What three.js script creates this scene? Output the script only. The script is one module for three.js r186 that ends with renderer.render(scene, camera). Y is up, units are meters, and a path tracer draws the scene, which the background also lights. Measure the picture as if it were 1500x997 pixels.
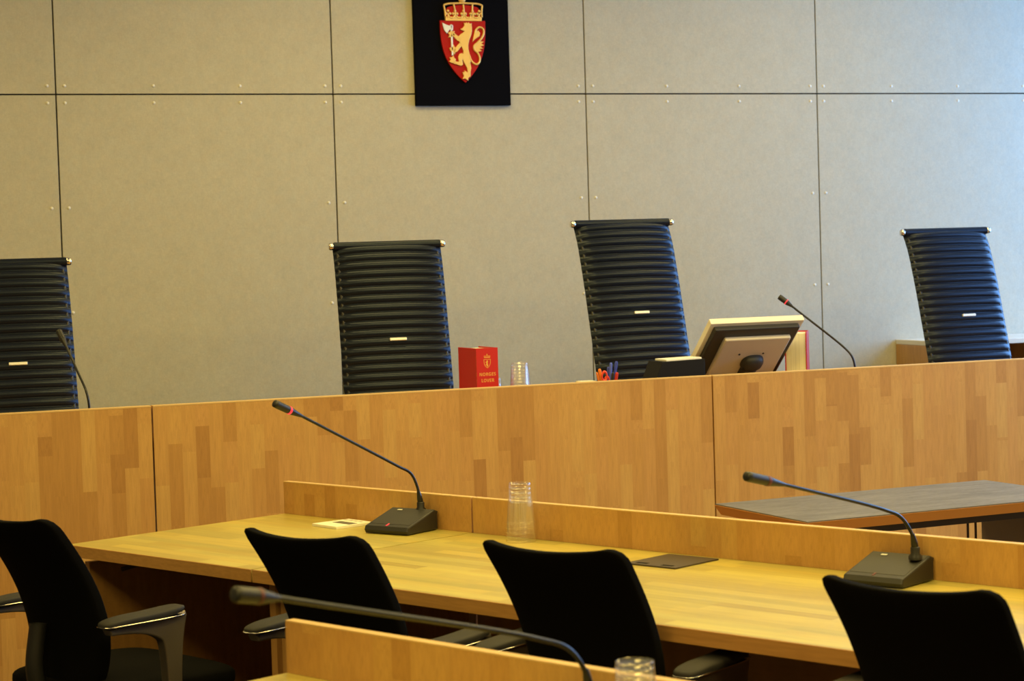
import * as THREE from 'three';
import { RoundedBoxGeometry } from 'three/addons/geometries/RoundedBoxGeometry.js';
import { mergeGeometries, mergeVertices } from 'three/addons/utils/BufferGeometryUtils.js';
import { RectAreaLightUniformsLib } from 'three/addons/lights/RectAreaLightUniformsLib.js';

// ---------------------------------------------------------------- camera, light, exposure
RectAreaLightUniformsLib.init();
const scene = new THREE.Scene();
scene.background = new THREE.Color(0.02, 0.025, 0.03);
const renderer = new THREE.WebGLRenderer({ antialias: true });
renderer.toneMapping = THREE.LinearToneMapping;
renderer.toneMappingExposure = 1.0;
renderer.shadowMap.enabled = true;

const F = 2986.01, CX = 750, CY = 498.5;
const camera = new THREE.PerspectiveCamera(2 * Math.atan(CY / F) * 180 / Math.PI, 1500 / 997, 0.1, 60);
camera.position.set(-1.20492, 1.53, 8.69799);
camera.rotation.order = 'YXZ';
camera.rotation.set(-0.04069, -0.35324, -0.03066);
camera.updateMatrixWorld(true);
camera.focus = 6.3;
camera.userData.fStop = 7.1;

const WARM = new THREE.Color().setRGB(1.0, 0.745, 0.22);
const COOL = new THREE.Color().setRGB(0.20, 0.47, 1.0);
const WARM_LEVEL = 24, COOL_LEVEL = 11.5;
// ceiling luminaires [x, z, brightness]
const LUMINAIRES = [[-1.4, 1.3, 0.20], [1.2, 1.3, 0.31], [3.6, 1.3, 0.27], [-1.4, 3.5, 0.55], [1.2, 3.5, 0.78], [3.6, 3.5, 0.75], [1.3, 5.7, 0.72], [3.9, 5.7, 1.0], [-1.6, 6.8, 1.3], [2.4, 8.6, 1.0]];
const ROOM = { x0: -4.6, x1: 5.9, z1: 12, h: 3.3 };
const WINDOWS = [[0.14, 1.94], [2.6, 4.1], [5.15, 6.65]];       // z ranges on the right wall
const WIN_SHARE = [0.92, 0.7, 0.05];      // daylight level per window, set unevenly to shape blue falloff and reflections; no blinds
const WIN_Y = [0.95, 2.95];

// ---------------------------------------------------------------- helpers
function rng(seed) { let a = seed >>> 0; return () => { a |= 0; a = a + 0x6D2B79F5 | 0; let t = Math.imul(a ^ a >>> 15, 1 | a); t = t + Math.imul(t ^ t >>> 7, 61 | t) ^ t; return ((t ^ t >>> 14) >>> 0) / 4294967296; }; }
const taken = {};
function numbered(n) { taken[n] = (taken[n] ?? -1) + 1; return taken[n] ? `${n}_${String(taken[n]).padStart(3, '0')}` : n; }
function tag(o, label, category, group, kind) { if (label) o.userData.label = label; if (category) o.userData.category = category; if (group) o.userData.group = group; if (kind) o.userData.kind = kind; return o; }
function thing(name, label, category, pos = [0, 0, 0], turn = 0, group) {
  const o = new THREE.Group(); o.name = numbered(name); o.position.set(...pos); o.rotation.y = turn; scene.add(o);
  return tag(o, label, category, group);
}
function part(name, geo, mat, parent, pos, rot) {
  const m = new THREE.Mesh(geo, mat); m.name = name; m.castShadow = m.receiveShadow = true;
  if (pos) m.position.set(...pos); if (rot) m.rotation.set(...rot); parent.add(m); return m;
}
function struct(name, geo, mat, pos, label) { const m = part(name, geo, mat, scene, pos); m.userData.kind = 'structure'; if (label) m.userData.label = label; return m; }
const box = (w, h, d, r = 0.002) => r ? new RoundedBoxGeometry(w, h, d, 1, Math.min(r, w / 2.1, h / 2.1, d / 2.1)) : new THREE.BoxGeometry(w, h, d);
const sg = (w, m) => Math.sign(w) * Math.pow(Math.abs(w), m);
// soft superellipsoid pad: half sizes a,b,c, flat sides towards +z and -z
function pad(a, b, c, e1 = 0.5, e2 = 0.3, nu = 28, nv = 56, bend, rim) {
  const pos = [], idx = [];
  for (let i = 0; i <= nu; i++) {
    const eta = -Math.PI / 2 + Math.PI * i / nu;
    for (let j = 0; j <= nv; j++) {
      const om = -Math.PI + 2 * Math.PI * j / nv, ce = sg(Math.cos(eta), e1);
      const [ox, oy] = rim ? rim[j % nv] : [a * sg(Math.cos(om), e2), b * sg(Math.sin(om), e2)];
      let p = [ox * ce, oy * ce, c * sg(Math.sin(eta), e1)];
      if (bend) p = bend(...p);
      pos.push(...p);
    }
  }
  for (let i = 0; i < nu; i++) for (let j = 0; j < nv; j++) { const k = i * (nv + 1) + j; idx.push(k, k + 1, k + nv + 2, k, k + nv + 2, k + nv + 1); }
  let g = new THREE.BufferGeometry(); g.setAttribute('position', new THREE.Float32BufferAttribute(pos, 3)); g.setIndex(idx);
  g = mergeVertices(g, 1e-5); g.computeVertexNormals(); return g;
}
const V = (x, y, z) => new THREE.Vector3(x, y, z);
const tube = (pts, r, n = 40, k = 10) => new THREE.TubeGeometry(new THREE.CatmullRomCurve3(pts.map(p => V(...p)), false, 'centripetal'), n, r, k, false);
const lathe = (pts, n = 32) => new THREE.LatheGeometry(pts.map(p => new THREE.Vector2(...p)), n);
function extrude(pts, depth, bevel = 0, holes = []) {
  const s = new THREE.Shape(pts.map(p => new THREE.Vector2(...p)));
  for (const h of holes) s.holes.push(new THREE.Path(h.map(p => new THREE.Vector2(...p))));
  return new THREE.ExtrudeGeometry(s, { depth, bevelEnabled: bevel > 0, bevelSize: bevel, bevelThickness: bevel, bevelSegments: 2, steps: 1 });
}
function merged(list) { return mergeGeometries(list.map(g => { const n = g.index ? g.toNonIndexed() : g; for (const k of Object.keys(n.attributes)) if (!['position', 'normal', 'uv'].includes(k)) n.deleteAttribute(k); if (!n.attributes.uv) n.setAttribute('uv', new THREE.Float32BufferAttribute(new Float32Array(n.attributes.position.count * 2), 2)); return n; })); }
const mv = (g, x, y, z) => g.translate(x, y, z);
// photo pixel (1500 x 997) -> world direction, and its hit on a level or upright plane
function ray(px, py) { return V((px - CX) / F, -(py - CY) / F, -1).applyMatrix3(new THREE.Matrix3().setFromMatrix4(camera.matrixWorld)); }
function onY(px, py, y) { const d = ray(px, py); return camera.position.clone().addScaledVector(d, (y - camera.position.y) / d.y); }
function onZ(px, py, z) { const d = ray(px, py); return camera.position.clone().addScaledVector(d, (z - camera.position.z) / d.z); }

// ---------------------------------------------------------------- textures and materials
function texture(w, h, fn, srgb = true) {
  const a = new Uint8Array(w * h * 4);
  for (let y = 0; y < h; y++) for (let x = 0; x < w; x++) { const c = fn(x, y), i = (y * w + x) * 4; for (let k = 0; k < 3; k++) a[i + k] = Math.max(0, Math.min(255, c[k])); a[i + 3] = 255; }
  const t = new THREE.DataTexture(a, w, h); t.magFilter = THREE.LinearFilter; t.minFilter = THREE.LinearMipmapLinearFilter; t.generateMipmaps = true;
  t.wrapS = t.wrapT = THREE.RepeatWrapping; if (srgb) t.colorSpace = THREE.SRGBColorSpace; t.needsUpdate = true; return t;
}
function noiseGrid(n, seed) { const r = rng(seed), g = new Float32Array(n * n); for (let i = 0; i < n * n; i++) g[i] = r(); return (x, y) => { const xi = Math.floor(x), yi = Math.floor(y), fx = x - xi, fy = y - yi, s = fx * fx * (3 - 2 * fx), t = fy * fy * (3 - 2 * fy), m = (a, b) => g[((b % n + n) % n) * n + ((a % n + n) % n)]; return (m(xi, yi) * (1 - s) + m(xi + 1, yi) * s) * (1 - t) + (m(xi, yi + 1) * (1 - s) + m(xi + 1, yi + 1) * s) * t; }; }
const nA = noiseGrid(64, 11), nB = noiseGrid(128, 23), nC = noiseGrid(32, 5);
// light multiplicative grain running along v (0.75..1 in value)
const grainTex = texture(128, 512, (x, y) => {
  const g = 0.55 * nB(x * 0.5, y / 64) + 0.3 * nB(x * 1, y / 22 + 9) + 0.35 * nA(x / 16, y / 128);
  const ray = nB(x * 1.0, y * 0.25) > 0.86 ? -9 : 0;
  const v = 222 + 30 * g + ray; return [v, v - 3 + 3 * g, v - 8 + 6 * g];
});
const grainBump = texture(128, 512, (x, y) => { const v = 128 + 90 * (nB(x * 0.7, y / 40) - 0.5); return [v, v, v]; }, false);
// stave tones (linear)
const TONES = [[0.63, 0.355, 0.118], [0.65, 0.375, 0.126], [0.60, 0.330, 0.106], [0.66, 0.395, 0.135], [0.545, 0.290, 0.090], [0.49, 0.250, 0.076], [0.615, 0.338, 0.114], [0.635, 0.352, 0.122]];
const woodMats = TONES.map(([r, g, b]) => { const m = new THREE.MeshPhysicalMaterial({ map: grainTex, roughness: 0.42, clearcoat: 0.25, clearcoatRoughness: 0.35, bumpMap: grainBump, bumpScale: 0.00015 }); m.color.setRGB(r, g, b); return m; });
function plain(r, g, b, o = {}) { const m = new THREE.MeshPhysicalMaterial({ roughness: 0.6, ...o }); m.color.setRGB(r, g, b); return m; }
// desk top: long narrow staves along u, computed in metres (1.28 m square tile)
const deskTex = (() => {
  const W = 1024, H = 1024, r = rng(77), rows = 28, data = [];
  for (let k = 0; k < rows; k++) { const cuts = []; let x = r() * 300; while (x < W) { cuts.push([x, 0.9 + 0.16 * r(), r()]); x += 220 + 330 * r(); } data.push(cuts); }
  return texture(W, H, (x, y) => {
    const k = Math.floor(y / H * rows), cuts = data[k]; let c = cuts[cuts.length - 1]; for (const q of cuts) if (x >= q[0]) c = q;
    const g = nB(x / 50 + k * 7, y * 0.55) * 0.6 + nA(x / 120 + k * 3, y / 9) * 0.5, t = c[1] * (0.9 + 0.13 * g);
    return [250 * t, (214 - 10 * c[2]) * t, (150 - 18 * c[2]) * t];
  });
})();
const deskMat = new THREE.MeshPhysicalMaterial({ map: deskTex, roughness: 0.36, clearcoat: 0.35, clearcoatRoughness: 0.3 }); deskMat.color.setRGB(0.575, 0.71, 0.41);
const edgeWood = new THREE.MeshPhysicalMaterial({ map: grainTex, roughness: 0.45, clearcoat: 0.2, clearcoatRoughness: 0.4 }); edgeWood.color.setRGB(0.56, 0.30, 0.095);
const paleEdge = new THREE.MeshPhysicalMaterial({ map: grainTex, roughness: 0.45 }); paleEdge.color.setRGB(0.74, 0.5, 0.22);
const panelTex = texture(512, 512, (x, y) => { const g = 10 * (nB(x * 0.9, y * 0.22) - 0.5) + 9 * (nB(x * 0.25, y * 0.8 + 40) - 0.5) + 5 * (nC(x / 42, y / 42) - 0.5) + 7 * (nA(x / 9, y / 13) - 0.5); const h = 5 * (nA(x / 11 + 30, y / 11) - 0.5); return [236 + g + h, 234 + g, 230 + g - h]; });
const panelBump = texture(256, 256, (x, y) => { const v = 128 + 80 * (nB(x * 0.9, y * 0.5) - 0.5) + 50 * (nA(x / 3, y / 3) - 0.5); return [v, v, v]; }, false);
const panelMat = new THREE.MeshStandardMaterial({ map: panelTex, bumpMap: panelBump, bumpScale: 0.0004, roughness: 0.75 }); panelMat.color.setRGB(0.60, 0.575, 0.465);
const screwMat = plain(0.78, 0.76, 0.68, { roughness: 0.35 });
const blackGap = plain(0.02, 0.017, 0.012, { roughness: 0.9 });
const darkWall = plain(0.22, 0.16, 0.11, { roughness: 0.9 });
const plaster = plain(0.62, 0.6, 0.55, { roughness: 0.9 });
const carpetTex = texture(256, 256, (x, y) => { const v = 150 + 80 * nB(x, y) + 20 * nA(x / 12, y / 12); return [v, v, v]; });
carpetTex.repeat.set(20, 20);
const carpet = new THREE.MeshStandardMaterial({ map: carpetTex, roughness: 1 }); carpet.color.setRGB(0.06, 0.055, 0.055);
const leather = plain(0.006, 0.008, 0.016, { roughness: 0.33, specularIntensity: 0.62, specularColor: new THREE.Color().setRGB(0.62, 0.76, 1.0), bumpMap: panelBump, bumpScale: 0.0003 });
const chrome = plain(0.82, 0.80, 0.76, { metalness: 1, roughness: 0.14 });
const blackPlastic = plain(0.016, 0.016, 0.017, { roughness: 0.45 });
const neckBlack = plain(0.014, 0.015, 0.018, { roughness: 0.32, metalness: 0.2 });
const fabricBlack = new THREE.MeshPhysicalMaterial({ roughness: 1, specularIntensity: 0.15, bumpMap: panelBump, bumpScale: 0.0006 }); fabricBlack.color.setRGB(0.0035, 0.0035, 0.004);
const armGrey = plain(0.022, 0.021, 0.021, { roughness: 0.7, specularIntensity: 0.7 });
const armMetal = plain(0.22, 0.19, 0.17, { roughness: 0.38, metalness: 0.75 });
const clearPlastic = new THREE.MeshPhysicalMaterial({ transmission: 0.98, thickness: 0, roughness: 0.025, ior: 1.55, color: 0xffffff });
const redRing = new THREE.MeshStandardMaterial({ color: 0x5a0505, emissive: new THREE.Color().setRGB(1, 0.05, 0.06), emissiveIntensity: 1.0, roughness: 0.4 });
const dullRing = plain(0.12, 0.03, 0.035, { roughness: 0.5 });

// ---------------------------------------------------------------- the setting
struct('floor', box(ROOM.x1 - ROOM.x0 + 0.4, 0.2, ROOM.z1 + 0.6, 0), carpet, [(ROOM.x0 + ROOM.x1) / 2, -0.1, ROOM.z1 / 2]);
struct('ceiling', box(ROOM.x1 - ROOM.x0 + 0.4, 0.2, ROOM.z1 + 0.6, 0), plaster, [(ROOM.x0 + ROOM.x1) / 2, ROOM.h + 0.1, ROOM.z1 / 2]);
struct('wall_left', box(0.2, ROOM.h, ROOM.z1, 0), darkWall, [ROOM.x0 - 0.1, ROOM.h / 2, ROOM.z1 / 2]);
struct('wall_front', box(ROOM.x1 - ROOM.x0 + 0.4, ROOM.h, 0.2, 0), plaster, [(ROOM.x0 + ROOM.x1) / 2, ROOM.h / 2, ROOM.z1 + 0.1]);
{ // right wall with three window openings
  const g = [], z = [0, ...WINDOWS.flat(), ROOM.z1];
  for (let i = 0; i < z.length; i += 2) g.push(mv(box(0.3, ROOM.h, z[i + 1] - z[i], 0), 0, ROOM.h / 2, (z[i] + z[i + 1]) / 2));
  for (const [a, b] of WINDOWS) { g.push(mv(box(0.3, WIN_Y[0], b - a, 0), 0, WIN_Y[0] / 2, (a + b) / 2)); g.push(mv(box(0.3, ROOM.h - WIN_Y[1], b - a, 0), 0, (ROOM.h + WIN_Y[1]) / 2, (a + b) / 2)); }
  struct('wall_right', merged(g), plaster, [ROOM.x1 + 0.15, 0, 0]);
  const frameMat = plain(0.5, 0.5, 0.48, { roughness: 0.5 });
  const paneMat = new THREE.MeshStandardMaterial({ color: 0x222831, emissive: COOL, emissiveIntensity: 1.2, roughness: 0.3 });
  WINDOWS.forEach(([a, b], i) => {
    const w = new THREE.Group(); w.name = `window_${i + 1}`; w.userData.kind = 'structure'; w.userData.label = 'tall side window letting in blue daylight'; w.position.set(ROOM.x1 + 0.14, WIN_Y[0], (a + b) / 2); scene.add(w);
    const W = b - a, H = WIN_Y[1] - WIN_Y[0];
    for (const s of [-1, 1]) { part('window_frame', box(0.06, H, 0.05), frameMat, w, [0, H / 2, s * (W / 2 - 0.025)]); part('window_frame', box(0.06, 0.05, W - 0.1), frameMat, w, [0, s > 0 ? H - 0.025 : 0.025, 0]); }
    part('mullion', box(0.06, H - 0.1, 0.04), frameMat, w, [0, H / 2, 0]);
    for (const s of [-1, 1]) part('pane', box(0.008, H - 0.1, W / 2 - 0.07, 0), paneMat, w, [0, H / 2, s * (W / 4 - 0.0025)]);
    const l = new THREE.RectAreaLight(COOL, COOL_LEVEL * WIN_SHARE[i], W - 0.1, H - 0.1); l.position.set(ROOM.x1 + 0.08, (WIN_Y[0] + WIN_Y[1]) / 2, (a + b) / 2); l.lookAt(-10, (WIN_Y[0] + WIN_Y[1]) / 2 - 1, (a + b) / 2); l.name = 'daylight'; scene.add(l);
  });
}
for (const [x, z, k] of LUMINAIRES) { // recessed ceiling luminaires, outside the picture
  const t = thing('ceiling_light', 'recessed warm ceiling luminaire with a white frame', 'ceiling light', [x, ROOM.h, z], 0, 'ceiling luminaires');
  const m = new THREE.MeshStandardMaterial({ color: 0x333333, emissive: WARM, emissiveIntensity: 2.0 });
  for (const s of [-1, 1]) { part('frame', box(1.46, 0.03, 0.03), plaster, t, [0, -0.015, s * 0.315]); part('frame', box(0.03, 0.03, 0.6), plaster, t, [s * 0.715, -0.015, 0]); }
  part('diffuser', box(1.4, 0.008, 0.6, 0), m, t, [0, -0.006, 0]);
  const l = new THREE.RectAreaLight(WARM, WARM_LEVEL * k, 1.4, 0.6); l.position.set(x, ROOM.h - 0.034, z); l.lookAt(x, 0, z + 0.0001); l.name = 'lamp'; scene.add(l);
}
const PLAT = 0.25;
struct('platform', box(ROOM.x1 - ROOM.x0, PLAT, 1.94, 0.004), carpet, [(ROOM.x0 + ROOM.x1) / 2, PLAT / 2, 0.97], 'raised carpeted platform behind the bench');

{ // back wall: fibre boards screwed on a dark backing
  const wall = new THREE.Group(); wall.name = 'wall_back'; wall.userData.kind = 'structure'; wall.userData.label = 'beige board-clad back wall with dark joints'; scene.add(wall);
  part('backing', box(ROOM.x1 - ROOM.x0 + 0.4, ROOM.h, 0.2, 0), blackGap, wall, [(ROOM.x0 + ROOM.x1) / 2, ROOM.h / 2, -0.116]);
  const HJ = 2.270, GAP = 0.0062;
  const screw = new THREE.SphereGeometry(0.0072, 10, 6, 0, Math.PI * 2, 0, Math.PI / 2).rotateX(Math.PI / 2).scale(1, 1, 0.6);
  const xs = []; for (let x = -3.6; x < 5.8; x += 1.2) xs.push(x);
  for (const x0 of [-4.6, ...xs]) {
    const x1 = x0 === -4.6 ? -3.6 : Math.min(x0 + 1.2, ROOM.x1);
    for (const [y0, y1] of [[PLAT, HJ], [HJ, ROOM.h]]) {
      const w = x1 - x0 - GAP, h = y1 - y0 - GAP, g = box(w, h, 0.016, 0.001);
      const p = g.attributes.position, uv = g.attributes.uv; for (let i = 0; i < p.count; i++) uv.setXY(i, (p.getX(i) + x0 * 1.7) / 0.9, (p.getY(i) + y0) / 0.9);
      const pan = part('wall_panel', g, panelMat, wall, [(x0 + x1) / 2, (y0 + y1) / 2, -0.008]);
      if (x0 < -1.3 || x0 > 4.9) continue;
      const rows = []; for (let y = HJ - 0.036; y > y0 + 0.02; y -= 0.44) rows.push(y);
      const cols = [x0 + 0.036, x0 + 0.41, x0 + 0.785, x1 - 0.036];
      if (y0 === PLAT) { for (const c of cols) part('screw', screw, screwMat, pan, [c - (x0 + x1) / 2, rows[0] - (y0 + y1) / 2, 0.0078]); for (const y of rows.slice(1)) for (const c of [cols[0], cols[3]]) part('screw', screw, screwMat, pan, [c - (x0 + x1) / 2, y - (y0 + y1) / 2, 0.0078]); }
      else for (const c of cols) part('screw', screw, screwMat, pan, [c - (x0 + x1) / 2, HJ + 0.036 - (y0 + y1) / 2, 0.0078]);
    }
  }
}

// ---------------------------------------------------------------- wooden stave facing
const unit = new THREE.BoxGeometry(1, 1, 1);
function staves(parent, x0, x1, y0, y1, z, seed, width = 0.047, marks = [], meanLen = 0.27, startTone) {
  const r = rng(seed), n = Math.max(1, Math.round((x1 - x0) / width)), w = (x1 - x0) / n;
  for (let i = 0; i < n; i++) {
    const cx = x0 + (i + 0.5) * w, cuts = [y0]; let y = y0 - r() * meanLen;
    while (y < y1) { y += meanLen * (0.55 + 0.9 * r()); if (y > y0 + 0.02 && y < y1 - 0.015) cuts.push(y); }
    cuts.push(y1);
    const own = marks.filter(m => Math.abs(m[0] - cx) <= w / 2).map(m => [m[0], Math.max(y0, m[1]), Math.min(y1, m[2]), m[3]]);
    for (const m of own) { for (const e of [m[1], m[2]]) if (e > y0 + 0.01 && e < y1 - 0.01) cuts.push(e); }
    const c = cuts.filter(e => !own.some(m => e > m[1] + 1e-6 && e < m[2] - 1e-6)).sort((a, b) => a - b);
    for (let k = 0; k < c.length - 1; k++) {
      const h = c[k + 1] - c[k]; if (h < 0.004) continue;
      const mid = (c[k] + c[k + 1]) / 2, m = own.find(q => mid > q[1] && mid < q[2]);
      const q = r(); let tone = m ? m[3] : q < 0.30 ? 0 : q < 0.48 ? 1 : q < 0.62 ? 2 : q < 0.70 ? 3 : q < 0.77 ? 4 : q < 0.79 ? 5 : q < 0.9 ? 6 : 7;
      const s = part('stave', unit, woodMats[tone], parent, [cx, mid, z - 0.002 + 0.00004 * r()]);
      s.scale.set(w, h, 0.004); if (r() < 0.5) s.rotation.z = Math.PI;
    }
  }
}

// ---------------------------------------------------------------- judges' bench
const BZ = 2.0, BY = 1.079, SEAM = [-2.048, -0.0058, 2.0365, 4.079];
// darker staves seen in the photograph: pixel x, upper y, lower y, tone
const MARKS = [[100, 603, 800, 4], [71, 668, 800, 4], [176, 665, 722, 5], [176, 608, 665, 4], [292, 624, 700, 5], [292, 700, 775, 4], [257, 650, 770, 4], [330, 592, 647, 4], [392, 660, 752, 4], [499, 578, 601, 5], [511, 601, 705, 4], [742, 568, 660, 4], [760, 568, 640, 4], [760, 640, 720, 5], [742, 660, 720, 2], [681, 572, 640, 4],
  [1100, 560, 613, 5], [1154, 625, 682, 5], [1154, 682, 720, 4], [1222, 545, 592, 4], [1240, 545, 616, 4], [1238, 678, 718, 4], [1303, 537, 580, 4], [1416, 535, 615, 4], [1416, 615, 705, 5], [1036, 552, 648, 4], [1272, 625, 680, 4], [1432, 580, 690, 4], [1475, 560, 640, 3], [880, 565, 600, 3], [850, 600, 690, 3], [930, 560, 615, 4], [612, 590, 640, 3], [565, 600, 700, 3]]
  .map(([px, a, b, t]) => { const p = onZ(px, (a + b) / 2, BZ); return [p.x, onZ(px, b, BZ).y, onZ(px, a, BZ).y, t]; });
const BENCH_LABELS = ['birch bench front section with the dark gooseneck microphone behind it', 'long birch bench front section before the red law book and pens', 'birch bench front section before the tilted monitor, behind the grey-topped table'];
for (let i = 0; i < 3; i++) {
  const a = SEAM[i] + 0.003, b = SEAM[i + 1] - 0.003, t = thing('judges_bench', BENCH_LABELS[i], 'bench', [0, 0, 0], 0, 'bench front sections');
  part('core_board', box(b - a, BY - 0.004, 0.034, 0.001), woodMats[2], t, [(a + b) / 2, (BY - 0.004) / 2, BZ - 0.004 - 0.0172]);
  staves(t, a, b, 0.0, BY - 0.005, BZ, 300 + i, 0.0465, MARKS);
  part('top_edge_strip', box(b - a, 0.005, 0.038, 0.001), paleEdge, t, [(a + b) / 2, BY - 0.0025, BZ - 0.019]);
}
const WT = 0.96;
{
  const t = thing('judges_worktop', 'birch worktop behind the high bench front', 'worktop', [0, 0, 0]);
  part('slab', box(6.1, 0.03, 0.72), edgeWood, t, [1.0, WT - 0.015, BZ - 0.0395 - 0.36]);
  for (const x of [-1.9, 0.02, 2.06, 4.0]) part('support_panel', box(0.03, WT - 0.03 - PLAT, 0.6), edgeWood, t, [x, (WT - 0.03 + PLAT) / 2, 1.62]);
}

// ---------------------------------------------------------------- judges' high-back chairs
const chairProfile = new THREE.CatmullRomCurve3([[0.50, 0.44], [0.44, 0.47], [0.22, 0.465], [0.06, 0.455], [0.015, 0.49], [-0.008, 0.58], [-0.047, 0.75], [-0.100, 0.95], [-0.148, 1.12], [-0.192, 1.25], [-0.226, 1.318]].map(([z, y]) => V(0, y, z)), false, 'centripetal');
const ribGeo = (() => {
  const L = chairProfile.getLength(), pitch = 0.0345, N = Math.round(L / pitch) * 9, nx = 14, half = 0.214, pos = [], idx = [];
  const pts = chairProfile.getSpacedPoints(N);
  for (let side = 0; side < 2; side++) for (let i = 0; i <= N; i++) {
    const p = pts[i], q = pts[Math.min(N, i + 1)].clone().sub(pts[Math.max(0, i - 1)]).normalize(), n = V(0, q.z, -q.y);  // towards the sitter
    const s = (N - i) / 9, rib = Math.pow(Math.abs(Math.sin(Math.PI * s)), 0.55);
    for (let j = 0; j <= nx; j++) {
      const e = -1 + 2 * j / nx, x = half * Math.sign(e) * Math.pow(Math.abs(e), 0.8), ed = Math.sqrt(Math.max(0, 1 - Math.pow(Math.abs(e), 10)));
      const th = (0.004 + 0.0125 * rib) * ed;
      const fwd = 0.022 * e * e, o = (side ? -th : th) + fwd;
      pos.push(x * (1 - 0.003 * (1 - rib)), p.y + n.y * o, p.z + n.z * o);
    }
  }
  const B = (N + 1) * (nx + 1);
  for (let i = 0; i < N; i++) for (let j = 0; j < nx; j++) { const k = i * (nx + 1) + j; idx.push(k, k + nx + 2, k + 1, k, k + nx + 1, k + nx + 2); const m = k + B; idx.push(m, m + 1, m + nx + 2, m, m + nx + 2, m + nx + 1); }
  let g = new THREE.BufferGeometry(); g.setAttribute('position', new THREE.Float32BufferAttribute(pos, 3)); g.setIndex(idx); g.computeVertexNormals(); return g;
})();
const topRoll = new THREE.CylinderGeometry(0.0165, 0.0165, 0.42, 20).rotateZ(Math.PI / 2);
const capGeo = lathe([[0, 0.013], [0.008, 0.0125], [0.0135, 0.010], [0.0145, 0.004], [0.0145, -0.012], [0, -0.012]], 20);
const starLeg = extrude([[0.03, -0.02], [0.30, -0.012], [0.32, 0], [0.30, 0.012], [0.03, 0.02]], 0.022, 0.003).rotateX(-Math.PI / 2);
const caster = new THREE.CylinderGeometry(0.028, 0.028, 0.04, 16).rotateZ(Math.PI / 2);
function judgeChair(label, x, z, turn, lift) {
  const t = thing('high_back_chair', label, 'chair', [x, PLAT, z], turn, 'judges\' chairs');
  part('ribbed_upholstery', ribGeo, leather, t, [0, lift, 0]);
  part('top_roll', topRoll, leather, t, [0, 1.318 + lift, -0.236]);
  for (const s of [-1, 1]) {
    const rail = chairProfile.getSpacedPoints(24).map(p => [s * 0.196, p.y + lift - 0.004, p.z - 0.017]);
    part('side_rail', tube(rail, 0.0075, 60, 8), blackPlastic, t);
    part('end_cap', capGeo, chrome, t, [s * 0.218, 1.318 + lift, -0.236], [0, 0, -s * Math.PI / 2]);
    part('arm_loop', tube([[s * 0.225, 0.49 + lift, 0.36], [s * 0.265, 0.60 + lift, 0.33], [s * 0.27, 0.66 + lift, 0.20], [s * 0.262, 0.655 + lift, 0.05], [s * 0.219, 0.63 + lift, -0.01]], 0.011), chrome, t);
  }
  part('front_clip', box(0.066, 0.011, 0.012, 0.002), plain(0.72, 0.72, 0.68, { roughness: 0.4, metalness: 0.3 }), t, [0.005, 0.955 + lift, -0.084], [-0.28, 0, 0]);
  part('seat_bracket', box(0.38, 0.025, 0.10), chrome, t, [0, 0.425 + lift, 0.22]);
  part('column', new THREE.CylinderGeometry(0.026, 0.026, 0.32 + lift, 16), chrome, t, [0, 0.255 + lift / 2, 0.22]);
  for (let k = 0; k < 5; k++) { const a = k * Math.PI * 0.4 + 0.3; const l = part('base_leg', starLeg, chrome, t, [0, 0.075, 0.22], [0, a, 0]); part('caster', caster, blackPlastic, l, [0.30, -0.045, 0], [0, 0.5, 0]); }
  return t;
}
{
  const put = (px0, py0, px1, py1, z, turn, label) => { // from the two ends of the top bar
    const a = onZ(px0, py0, z), b = onZ(px1, py1, z), m = a.add(b).multiplyScalar(0.5), o = V(0, 0, -0.236).applyAxisAngle(V(0, 1, 0), turn);
    judgeChair(label, m.x - o.x, m.z - o.z, turn, m.y - PLAT - 1.318);
  };
  put(-75, 388, 96, 383, 1.05, 0.0, 'black ribbed leather high-back chair behind the drooping unlit microphone');
  put(478, 362, 654, 356, 1.05, -0.12, 'black ribbed leather high-back chair beside the red law book');
  put(838, 331, 983, 323, 1.02, 0.03, 'tallest black ribbed leather high-back chair, behind the pens');
  put(1320, 341, 1449, 337, 1.0, 0.04, 'black ribbed leather high-back chair in front of the low cabinet');
}

// ---------------------------------------------------------------- low cabinet by the wall
{
  const c = onZ(1315, 497, 0.02), y = c.y, x0 = c.x, w = 1.3, d = 0.42;
  const t = thing('low_cabinet', 'low birch cabinet with open front and pale top against the wall', 'cabinet', [x0, PLAT, 0.002]);
  const h = y - PLAT;
  part('cabinet_top', box(w, 0.024, d + 0.01, 0.003), plain(0.72, 0.68, 0.58, { roughness: 0.4 }), t, [w / 2, h - 0.012, (d + 0.01) / 2]);
  for (const x of [0.011, w / 2, w - 0.011]) part('side_panel', box(0.022, h - 0.024, d), edgeWood, t, [x, (h - 0.024) / 2, d / 2]);
  part('back_panel', box(w - 0.044, h - 0.03, 0.01), edgeWood, t, [w / 2, (h - 0.03) / 2, 0.006]);
  for (const y2 of [0.06, 0.4]) part('shelf', box(w / 2 - 0.034, 0.02, d - 0.03), edgeWood, t, [w / 4 + 0.005, y2, d / 2 + 0.006]);
}
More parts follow.
